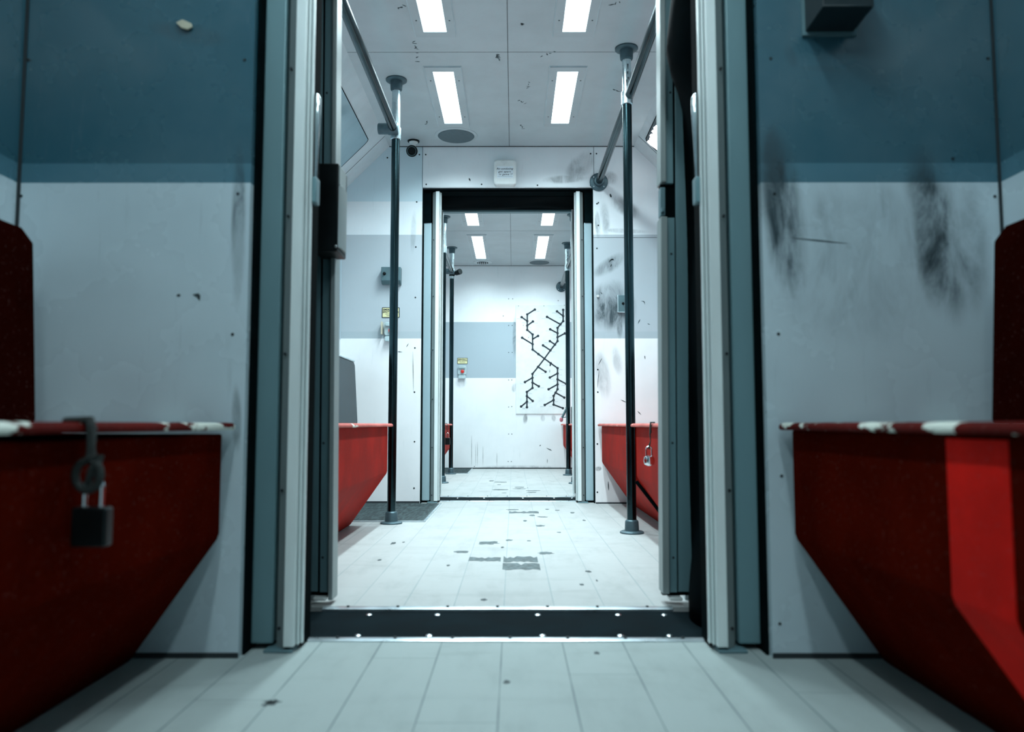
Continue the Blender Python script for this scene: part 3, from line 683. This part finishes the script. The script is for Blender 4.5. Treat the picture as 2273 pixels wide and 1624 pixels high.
# ------------------------------------------------------------------ ceiling speaker, vent, cameras
def speaker(x, y, r, label, vent=False):
    t = thing('ceiling_vent' if vent else 'ceiling_speaker', (x, y, CEIL), label, 'vent' if vent else 'speaker')
    a = MB(); a.lathe((x, y, CEIL), (x, y, CEIL - 1), [(.0003, r * 1.17), (.004, r * 1.14), (.006, r * 1.02)], 40); a.build('rim', 'ceiling' if not vent else 'vent', t)
    if vent:
        a = MB(); a.lathe((x, y, CEIL - .005), (x, y, CEIL - 1), [(0, r * .7), (.006, r * .68)], 32); a.build('opening', 'plastic_dark', t)
        a = MB()
        for k in range(-2, 3): a.box(x + k * r * .24 - .004, x + k * r * .24 + .004, y - r * .6, y + r * .6, CEIL - .014, CEIL - .010)
        a.build('louvre', 'vent', t)
    else:
        a = MB(); a.lathe((x, y, CEIL - .0055), (x, y, CEIL - 1), [(0, r), (.004, r * .97), (.006, r * .5)], 40); a.build('grille', 'mesh', t)
speaker(-.339, 4.455, .108, 'round dark grey speaker grille in the middle car ceiling')
speaker(.272, 8.04, .105, 'round grey speaker grille in the far car ceiling')
speaker(-.325, 8.05, .085, 'round vent with dark louvres in the far car ceiling', True)
def cctv(x, y, label, tgt, L=.09):
    t = thing('security_camera', (x, y, CEIL), label, 'camera')
    a = MB(); a.lathe((x, y, CEIL), (x, y, CEIL - 1), [(.0003, .036), (.006, .036), (.008, .03)], 24); a.build('base_ring', 'plastic_dark', t)
    a = MB(); a.lathe((x, y, CEIL - .006), (x, y, CEIL - 1), [(0, .027), (.006, .026), (.012, .014), (.05, .012)], 20); a.build('stem', 'plastic_white', t)
    d = Vector(tgt).normalized(); c = Vector((x, y, CEIL - .062))
    a = MB(); a.lathe(c - d * .02, c + d, [(0, .012), (.008, .024), (.03, .030), (L, .0335)], 24); a.build('housing', 'plastic_white', t)
    a = MB(); a.lathe(c + d * (L - .022), c + d * 2, [(0, .0335), (.006, .0345), (.014, .031), (.015, .022), (.011, .02), (.011, .012)], 24); ln = a.build('lens', 'plastic_dark', t)
    a = MB(); q = d.to_track_quat('Z', 'Y'); pts = [c + d * (L - .0065) + q @ Vector((math.cos(i * .26) * .0255, math.sin(i * .26) * .0255, 0)) for i in range(24)]; a.tube(pts, .0016, 6, closed=True); a.build('lens_ring', 'box_grey', ln)
cctv(-.602 + .0, 4.545, 'small white ceiling security camera with black lens left of the far doorway', (0.0, -.9, -.33))
A = atY(1022, 603, 7.30)
t = thing('security_camera', (A.x, 7.3, A.z), 'dark security camera clamped to the farther left pole in the far car', 'camera')
a = MB(); a.lathe((-.572, 7.362, A.z - .008), (A.x, 7.30, A.z + .004), [(0, .014), (.02, .016), (.03, .024), (.085, .028), (.09, .026)], 20); a.build('housing', 'plastic_dark', t)
a = MB(); a.lathe((-.594, 7.37, A.z - .03), (-.594, 7.37, A.z), [(0, .026), (.04, .026)], 20); a.build('clamp', 'plastic_dark', t)

# ------------------------------------------------------------------ white unit with note above the far doorway
def rbox(mb, x0, x1, y0, y1, z0, z1, r, mi=0):
    poly = []
    for cx, cz, a0 in ((x1 - r, z1 - r, 0), (x0 + r, z1 - r, 90), (x0 + r, z0 + r, 180), (x1 - r, z0 + r, 270)):
        for k in range(6): an = math.radians(a0 + k * 18); poly.append((cx + r * math.cos(an), cz + r * math.sin(an)))
    mb.prism(poly, 'y', y0, y1, mi)
A, B = atY(1096, 353, 4.585), atY(1146, 410, 4.585)
t = thing('wall_unit', ((A.x + B.x) / 2, 4.61, B.z), 'small white rounded plastic box with a handwritten note above the far doorway', 'wall unit')
a = MB(); rbox(a, A.x, B.x, 4.585, 4.6395, B.z, A.z, .022); a.build('housing', 'plastic_white', t, bevel=.012)
mx = (A.x + B.x) / 2 + .001; mz = atY(1121, 382, 4.585).z
a = MB(); a.box(mx - .049, mx + .049, 4.5838, 4.5848, mz - .036, mz + .036); pn = a.build('paper_note', 'paper', t)
a = MB()
put_text(a, 'Air conducing', (mx - .003, 4.5834, mz + .021), .0175, shear=.25)
put_text(a, 'get apart', (mx - .004, 4.5834, mz + .003), .0175, shear=.25, sp=1.15)
put_text(a, 'in game !?', (mx + .002, 4.5834, mz - .014), .0175, shear=.25, sp=1.15)
a.box(mx - .045, mx + .045, 4.5832, 4.5836, mz - .0285, mz - .0275); a.build('handwriting', 'ink', pn)
for dx in (-.026, .026):
    a = MB(); a.disc(((A.x + B.x) / 2 + dx, 4.5905, B.z + .012), .003, (0, -1, -.4), 10, 0, .002); a.build('indicator_stud', 'chrome', t)

# ------------------------------------------------------------------ wall boxes, placards, emergency buttons
def wallbox(u0, v0, u1, v1, Y, d, label, drop=.03, mat='box_grey', rx=None):
    A, B = atY(u0, v0, Y - d), atY(u1, v1, Y - d)
    if rx: A.x, B.x = rx
    t = thing('control_box', ((A.x + B.x) / 2, Y - d / 2, B.z), label, 'box')
    a = MB(); a.prism([(Y - d, A.z), (Y - .0006, A.z), (Y - .0006, B.z - drop), (Y - d * .55, B.z - drop), (Y - d, B.z)], 'x', A.x, B.x); cs = a.build('case', mat, t, bevel=.003)
    a = MB(); a.lathe((A.x + (B.x - A.x) * .17, Y - d, (A.z + B.z) / 2), (A.x + (B.x - A.x) * .17, Y - d - 1, (A.z + B.z) / 2), [(0, .010), (.002, .010), (.003, .006), (.012, .006), (.013, .004)], 16)
    a.build('knob', 'plastic_dark', cs)
    return t
wallbox(846, 592, 889, 622, 4.64, .05, 'grey metal control box on the bulkhead behind the left pole of the middle car', .02)
b_ = thing('control_box', (atY(1870, 30, 1.53).x, 1.56, 1.33), 'dark boxy metal fixture high on the right foreground bulkhead, cut by the top edge', 'box')
xl_, xr_ = atY(1826, 14, 1.50).x, atY(1940, 14, 1.50).x; zb = atY(1880, 14, 1.50).z; zb2 = atY(1880, 45, 1.55).z
a = MB(); a.prism([(1.50, zb), (1.50, zb + .13), (1.5994, zb + .13), (1.5994, zb - .005), (1.5, zb)], 'x', xl_, xr_); a.build('case', 'box_near', b_, bevel=.003)
a = MB(); a.box(xl_ - .006, xr_ + .006, 1.592, 1.5996, zb - .012, zb + .14); a.build('back_plate', 'jamb_dark', b_)
def switch():
    A, B = atY(1372, 655, 4.625), atY(1402, 692, 4.625)
    t = thing('switch_plate', ((A.x + B.x) / 2, 4.63, B.z), 'grey switch plate on the bulkhead behind the right pole of the middle car', 'switch')
    a = MB(); a.box(A.x, B.x, 4.622, 4.6394, B.z, A.z); sp_ = a.build('plate', 'box_grey', t, bevel=.002)
    cx, cz = A.x + (B.x - A.x) * .36, (A.z + B.z) / 2
    a = MB(); a.lathe((cx, 4.622, cz), (cx, 3, cz), [(0, .008), (.003, .008), (.004, .0045), (.014, .004)], 14); a.build('toggle', 'plastic_dark', sp_)
    a = MB(); a.box(A.x - .003, A.x, 4.620, 4.6392, B.z - .002, A.z + .002); a.box(A.x, B.x, 4.620, 4.6392, B.z - .003, B.z); a.build('pale_edge', 'cap', t)
switch()
def placard(u0, v0, u1, v1, Y, label):
    A, B = atY(u0, v0, Y), atY(u1, v1, Y); cx = (A.x + B.x) / 2; W_, H_ = B.x - A.x, A.z - B.z
    t = thing('warning_placard', (cx, Y, B.z), label, 'sign')
    a = MB(); rbox(a, A.x, B.x, Y - .003, Y - .0004, B.z, A.z, H_ * .08); a.build('border', 'ink', t)
    a = MB(); rbox(a, A.x + W_ * .04, B.x - W_ * .04, Y - .0036, Y - .0028, B.z + H_ * .06, A.z - H_ * .06, H_ * .05); pnl = a.build('panel', 'yellow', t)
    a = MB(); put_text(a, 'EMERGENCY', (cx, Y - .0038, A.z - H_ * .23), H_ * .26, bold=H_ * .008); put_text(a, 'SHUT DOWN', (cx, Y - .0038, A.z - H_ * .45), H_ * .24, bold=H_ * .008)
    for i, (zz, ww) in enumerate(((.64, .30), (.80, .24))): a.box(cx - W_ * ww, cx + W_ * ww, Y - .004, Y - .0036, A.z - H_ * zz - H_ * .02, A.z - H_ * zz + H_ * .02)
    for sx in (-1, 1): a.disc((cx + sx * W_ * .42, Y - .0036, (A.z + B.z) / 2), H_ * .045, (0, -1, 0), 10, 0, .002)
    a.build('lettering', 'ink', pnl)
placard(848, 682, 887, 705, 4.64, 'yellow EMERGENCY SHUT DOWN placard partly hidden by the left pole of the middle car')
placard(1015, 794, 1038, 807.5, 8.23, 'yellow EMERGENCY SHUT DOWN placard on the end wall of the far car')
def ebutton(u0, v0, u1, v1, Y, label):
    A, B = atY(u0, v0, Y - .03), atY(u1, v1, Y - .03); cx, cz = (A.x + B.x) / 2, (A.z + B.z) / 2; W_, H_ = B.x - A.x, A.z - B.z
    t = thing('emergency_button', (cx, Y, B.z), label, 'button')
    a = MB(); a.box(A.x + W_ * .1, B.x - W_ * .1, Y - .016, Y - .0005, B.z + H_ * .08, A.z - H_ * .1); a.build('back_box', 'box_grey', t, bevel=.003)
    a = MB(); rbox(a, A.x, B.x, Y - .02, Y - .012, B.z + H_ * .3, A.z, W_ * .2); rbox(a, A.x + W_ * .08, B.x - W_ * .08, Y - .034, Y - .012, B.z, B.z + H_ * .26, W_ * .1)
    a.box(A.x + W_ * .12, B.x - W_ * .12, Y - .036, Y - .018, A.z - H_ * .22, A.z - H_ * .04); a.build('cover', 'clear', t, bevel=.003)
    a = MB(); a.lathe((cx + W_ * .05, Y - .018, cz + H_ * .05), (cx + W_ * .05, 0, cz + H_ * .05), [(0, W_ * .12), (.008, W_ * .12), (.009, W_ * .2), (.016, W_ * .2), (.019, W_ * .14)], 20); a.build('push_button', 'red_button', t)
    return t
eb = ebutton(852, 714, 882, 757, 4.64, 'red emergency button under a clear cover behind the left pole of the middle car')
A = atY(848, 714, 4.62); B = atY(853, 742, 4.62)
a = MB(); a.box(A.x - .004, A.x + .004, 4.60, 4.638, B.z, A.z); a.build('open_flap', 'shade_cream', eb, bevel=.001)
ebutton(1016, 811, 1035, 840, 8.23, 'red emergency button under a clear cover on the end wall of the far car')

# torn fixing on the near left bulkhead, tiny clip on the middle bulkhead
c = atY(412, 58, 1.597); a = MB()
a.blob([(c.x - .020, c.y, c.z + .006), (c.x - .006, c.y, c.z + .013), (c.x + .014, c.y, c.z + .004), (c.x + .016, c.y, c.z - .004), (c.x + .006, c.y, c.z - .010), (c.x - .008, c.y, c.z - .006)], (0, -1, 0), .005)
tag(a.build('adhesive_patch', 'shade_cream', origin=c, bevel=.0015), 'small torn pale tape patch stuck high on the left foreground bulkhead', 'tape')
c = atY(1327, 657, 4.636); a = MB(); a.box(c.x - .006, c.x + .006, 4.630, 4.6394, c.z - .006, c.z + .006); a.disc((c.x, 4.63, c.z), .003, (0, -1, 0), 8, 1, .001)
tag(a.build('cable_clip', ['plastic_white', 'screw'], origin=c), 'tiny white square clip on the bulkhead right of the far doorway', 'clip')

# ------------------------------------------------------------------ network map on the end wall
PX0, PZ0 = atY(1145, 677, YEND - .01), atY(1259, 918, YEND - .01)
t = thing('network_map', ((PX0.x + PZ0.x) / 2, YEND, PZ0.z), 'white board with a black branching line and dot network map on the end wall', 'map board')
a = MB(); a.box(PX0.x, PZ0.x + .02, YEND - .010, YEND - .0005, PZ0.z, PX0.z); a.build('board', 'plastic_white', t, bevel=.001)
def Q(x, y): return (1140 + x / 6.25, 660 + y / 6.25)
nodes = {}
def line(pts): return [Q(*p) for p in pts]
PATHS = [[(295, 168), (190, 235), (190, 328), (190, 390), (190, 450), (264, 513), (264, 575), (264, 648), (264, 722), (345, 785), (428, 848), (515, 912), (610, 980), (610, 1052), (610, 1135), (610, 1205), (610, 1272), (583, 1320), (555, 1365), (555, 1422), (555, 1486), (683, 1535)],
         [(688, 172), (688, 258), (688, 328), (650, 373), (610, 422), (610, 495), (610, 552), (610, 605), (574, 653), (511, 733), (428, 848), (340, 962), (262, 1060), (262, 1113), (262, 1180), (262, 1255), (185, 1310), (185, 1368), (185, 1445), (185, 1522)],
         [(112, 273), (190, 328)], [(268, 333), (190, 390)], [(340, 533), (264, 578)], [(118, 558), (264, 648)], [(603, 193), (688, 258)], [(464, 269), (650, 373)], [(508, 441), (610, 495)], [(711, 498), (610, 552)], [(503, 605), (574, 653)], [(408, 664), (511, 733)],
         [(443, 1030), (340, 962)], [(158, 1173), (262, 1113)], [(350, 1232), (262, 1180)], [(265, 1435), (185, 1368)], [(105, 1512), (185, 1445)], [(503, 1110), (610, 1052)], [(728, 1197), (610, 1135)], [(486, 1273), (610, 1205)], [(703, 1388), (583, 1320)], [(433, 1491), (555, 1422)]]
lw = MB(); dt = MB(); done = set(); yk = YEND - .010
skip = {(264, 575), (264, 578)}
for P_ in PATHS:
    W3 = [atY(*Q(*p), yk) for p in P_]
    for p, q in zip(W3, W3[1:]):
        d = (q - p).normalized(); n = Vector((-d.z, 0, d.x)) * .0076
        lw.blob([p + n - d * .004, q + n + d * .004, q - n + d * .004, p - n - d * .004], (0, -1, 0), .0008)
    for p, W1 in zip(P_, W3):
        if p in skip or p in done: continue
        done.add(p); lw.disc(W1, .0142, (0, -1, 0), 20, 0, .0014)
a = lw
for p in sorted(done):
    sx = 1 if random.random() < .6 else -1; q = atY(*Q(p[0] + sx * 34 * random.uniform(.9, 1.3), p[1] + 22), yk); ln = random.uniform(.014, .026)
    a.box(q.x - ln, q.x + ln, yk - .0004, yk, q.z - .0016, q.z + .0016, 1)
mark(a, *Q(515, 915), *Q(505, 955), yk, .006, 0); mark(a, *Q(503, 1000), *Q(500, 1045), yk, .003, 0)
a.build('printed_network', ['ink', 'faint'], t)
for x_, y_ in ((68, 117), (421, 116), (158, 271), (135, 386), (208, 555), (705, 107)):
    a = MB(); a.disc(atY(*Q(x_, y_), yk), .004, (0, -1, 0), 8, 0, .001); a.build('fixing_screw', 'screw', t)

# ------------------------------------------------------------------ cove windows
def cove_pane(name, s, xw, y0, y1, t0, t1, mat):
    # a pane lying in the sloping cove: t runs down the slope from the ceiling
    xc = xw - s * .28
    def P(t, y, out): return (xc + s * (t) - s * out * .707, y, CEIL - t - out * .707)
    r = .02; a = MB()
    pts = [(t0 + r, y0), (t0, y0 + r), (t0, y1 - r), (t0 + r * .3, y1 - r * .3), (t0 + r, y1), (t1, y1), (t1, y0)]
    n = len(pts); v = [P(t_, y_, .0) for t_, y_ in pts] + [P(t_, y_, .003) for t_, y_ in pts]
    a.add(v, [tuple(range(n)), tuple(range(n, 2 * n))] + [(i, (i + 1) % n, n + (i + 1) % n, n + i) for i in range(n)])
    o = struct(a.build(name, mat, smooth=False))
    a = MB(); path = [P(t_, y_, .002) for t_, y_ in pts]; a.tube(path, .0028, 6, closed=True); a.build('window_seal', 'rubber', o)
    return P
cove_pane('window_1', -1, -1.043, 2.4, 4.34, .072, .262, 'pane')
PR = cove_pane('window_2', 1, 1.02, 3.3, 4.432, .035, .262, 'pane_dark')
# lit sign inside the right hand pane: rows of glowing strokes
t = thing('lit_sign', PR(.1, 4.2, .004), 'glowing white lettering on the dark sloping pane at upper right of the middle car', 'sign')
a = MB()
for i in range(9):
    y = 4.408 - i * .030; ln = (.075, .055, .10, .07, .06, .085, .065, .06, .09)[i]; t0 = .048 + (.0, .012, .004, .0, .008, -.002, .006, .0, .004)[i]
    pth = [PR(t0 + ln * q / 4, y - .004 * q + .006 * math.sin(q * 1.7 + i), .006) for q in range(5)]
    a.tube(pth, .0070, 8)
a.tube([PR(.075, 4.40 - .02 * q, .006) for q in range(12)], .006, 8)
a.build('lettering', 'signlight', t)

# ------------------------------------------------------------------ floor mats
def mat_(y0, y1, x1, label):
    t = thing('rubber_mat', ((-1.0 + x1) / 2, (y0 + y1) / 2, 0), label, 'mat')
    a = MB(); a.box(-1.03, x1, y0, y1, .0, .004)
    n = 30
    for i in range(n):
        yy = y0 + (y1 - y0) * (i + .3) / n; a.box(-1.02, x1 - .01, yy, yy + (y1 - y0) / n * .4, .004, .0052)
    a.build('mat_pad', 'mat', t)
    a = MB(); a.box(-1.03, x1 + .008, y0 - .012, y0, 0, .006); a.box(x1, x1 + .01, y0, y1, 0, .006); a.build('edge_trim', 'alu', t)
mat_(3.78, 4.62, -.435, 'dark ribbed rubber mat beside the left pole of the middle car')
mat_(7.42, 8.215, -.44, 'dark ribbed rubber mat beside the farther left pole of the far car')

# ------------------------------------------------------------------ padlocks
def padlock(c, w_, h_, body, name, label, lipz, lipx, side, sl, strapw=.008, ball=False):
    """c = centre of the body; hangs on a strap looped over the bench lid"""
    x, y, z = c; t = thing('padlock', (x, y, z - h_ / 2), label, 'padlock')
    a = MB()
    if ball: a.lathe((x, y, z - h_ / 2), (x, y, z), [(0, w_ * .2), (h_ * .15, w_ * .42), (h_ * .5, w_ * .5), (h_ * .85, w_ * .42), (h_, w_ * .2)], 20)
    else: a.box(x - w_ / 2, x + w_ / 2, y - w_ * .22, y + w_ * .22, z - h_ / 2, z + h_ / 2)
    a.build('lock_body', body, t, bevel=0 if ball else w_ * .08)
    r = w_ * .24; pts = [(x - r, y, z + h_ / 2 - .002)] + [(x - r * math.cos(q * math.pi / 8), y, z + h_ / 2 + sl + r * math.sin(q * math.pi / 8)) for q in range(9)] + [(x + r, y, z + h_ / 2 - .002)]
    a = MB(); a.tube(pts, w_ * .075, 10); a.build('shackle', 'chrome', t)
    zt = z + h_ / 2 + sl + r
    return t, t, Vector((x, y, zt))
def strap_to(so, label, top, pts, wd, mat='strap'):
    a = MB(); a.tube(pts, wd, 8, flat=.45); a.build('webbing', mat, so)
# near left
Yp = 1.035; c = atY(204, 1168, Yp)
t, so, tp = padlock((c.x, Yp, c.z), .047, .052, 'iron', '', 'black padlock with a steel shackle hanging on the left foreground bench', .473, .567, -1, .026)
lt = atY(212, 930, Yp); xl_ = -.567
strap_to(so, 'dark webbing strap looped over the left foreground bench lid, holding the padlock', None,
         [(xl_ - .03, Yp + .0, .4745), (xl_ + .001, Yp, .476), (xl_ + .004, Yp, .465), (xl_ + .004, Yp, .44), (xl_ + .004, Yp + .002, .425), tp + Vector((.008, 0, .03)), tp + Vector((.0, 0, .012)), tp + Vector((-.004, 0, 0)), tp + Vector((-.008, 0, -.01))], [.011, .011, .011, .009, .013, .007, .012, .010, .006])
a = MB(); rr = [tp + Vector((math.cos(q * .45) * .017 - .006, -.004, math.sin(q * .45) * .02 + .004)) for q in range(14)]; a.tube(rr, .0055, 8, closed=True); a.build('knot_loop', 'strap', so)
# middle right, chrome
Yp = 2.83; c = atY(1441, 1022, Yp)
t, so, tp = padlock((c.x, Yp, c.z), .042, .038, 'chrome', '', 'round chrome padlock hanging on the right bench of the middle car', .473, .503, 1, .022, ball=True)
so_p = [(.515, Yp, .476), (.500, Yp, .476), (.4985, Yp, .462), (.4985, Yp, .44), tp + Vector((.004, 0, .045)), tp + Vector((.006, 0, .02)), tp + Vector((.0, 0, .0)), tp + Vector((0, 0, -.01))]
strap_to(so, 'thin black strap over the right bench lid of the middle car, holding the chrome padlock', None, so_p, [.006, .008, .008, .010, .006, .004, .009, .006])
# far left
Yp = 6.6; c = atY(993, 979, Yp)
t, so, tp = padlock((c.x, Yp, c.z), .046, .06, 'iron', '', 'black padlock hanging on the left bench of the far car', .473, .57, -1, .03)
strap_to(so, 'thin dark cord over the left bench lid of the far car, holding the black padlock', None, [(-.59, Yp, .476), (-.566, Yp, .476), (-.5645, Yp, .455), tp + Vector((.004, 0, .04)), tp + Vector((0, 0, .0)), tp + Vector((0, 0, -.01))], [.005, .006, .006, .004, .006, .005])
# buckle on the far right bench
Yp = 7.0; A = atY(1256, 903, Yp); B = atY(1246, 931, Yp); C_ = atY(1255, 943, Yp)
t = thing('belt_buckle', (C_.x, Yp, .473), 'grey belt stalk with faded red tip standing on the far car bench', 'buckle')
a = MB(); a.tube([(A.x + .01, Yp, .474), (A.x + .008, Yp, .55), (A.x + .002, Yp, A.z)], .006, 8); a.tube([(A.x + .004, Yp, A.z - .02), (B.x + .012, Yp, B.z + .03), (B.x + .004, Yp, B.z + .01)], .010, 8); a.tube([(A.x + .007, Yp, .535), (B.x + .01, Yp, B.z + .018)], .004, 8); a.build('stalk', 'box_grey', t)
a = MB(); a.lathe((B.x, Yp - .0, B.z - .02), (B.x, Yp, B.z + 1), [(0, .006), (.006, .014), (.022, .017), (.036, .012), (.04, .006)], 14); a.build('tip', 'pink', t)
# black case on the far right bench
A = atY(1266, 902, 6.95); a = MB(); a.box(.515, .80, 6.7, 6.98, .4735, A.z); o = a.build('equipment_case', 'plastic_dark', origin=(.66, 6.84, .4735), bevel=.008)
tag(o, 'black box standing on the right bench of the far car behind the poles', 'case')
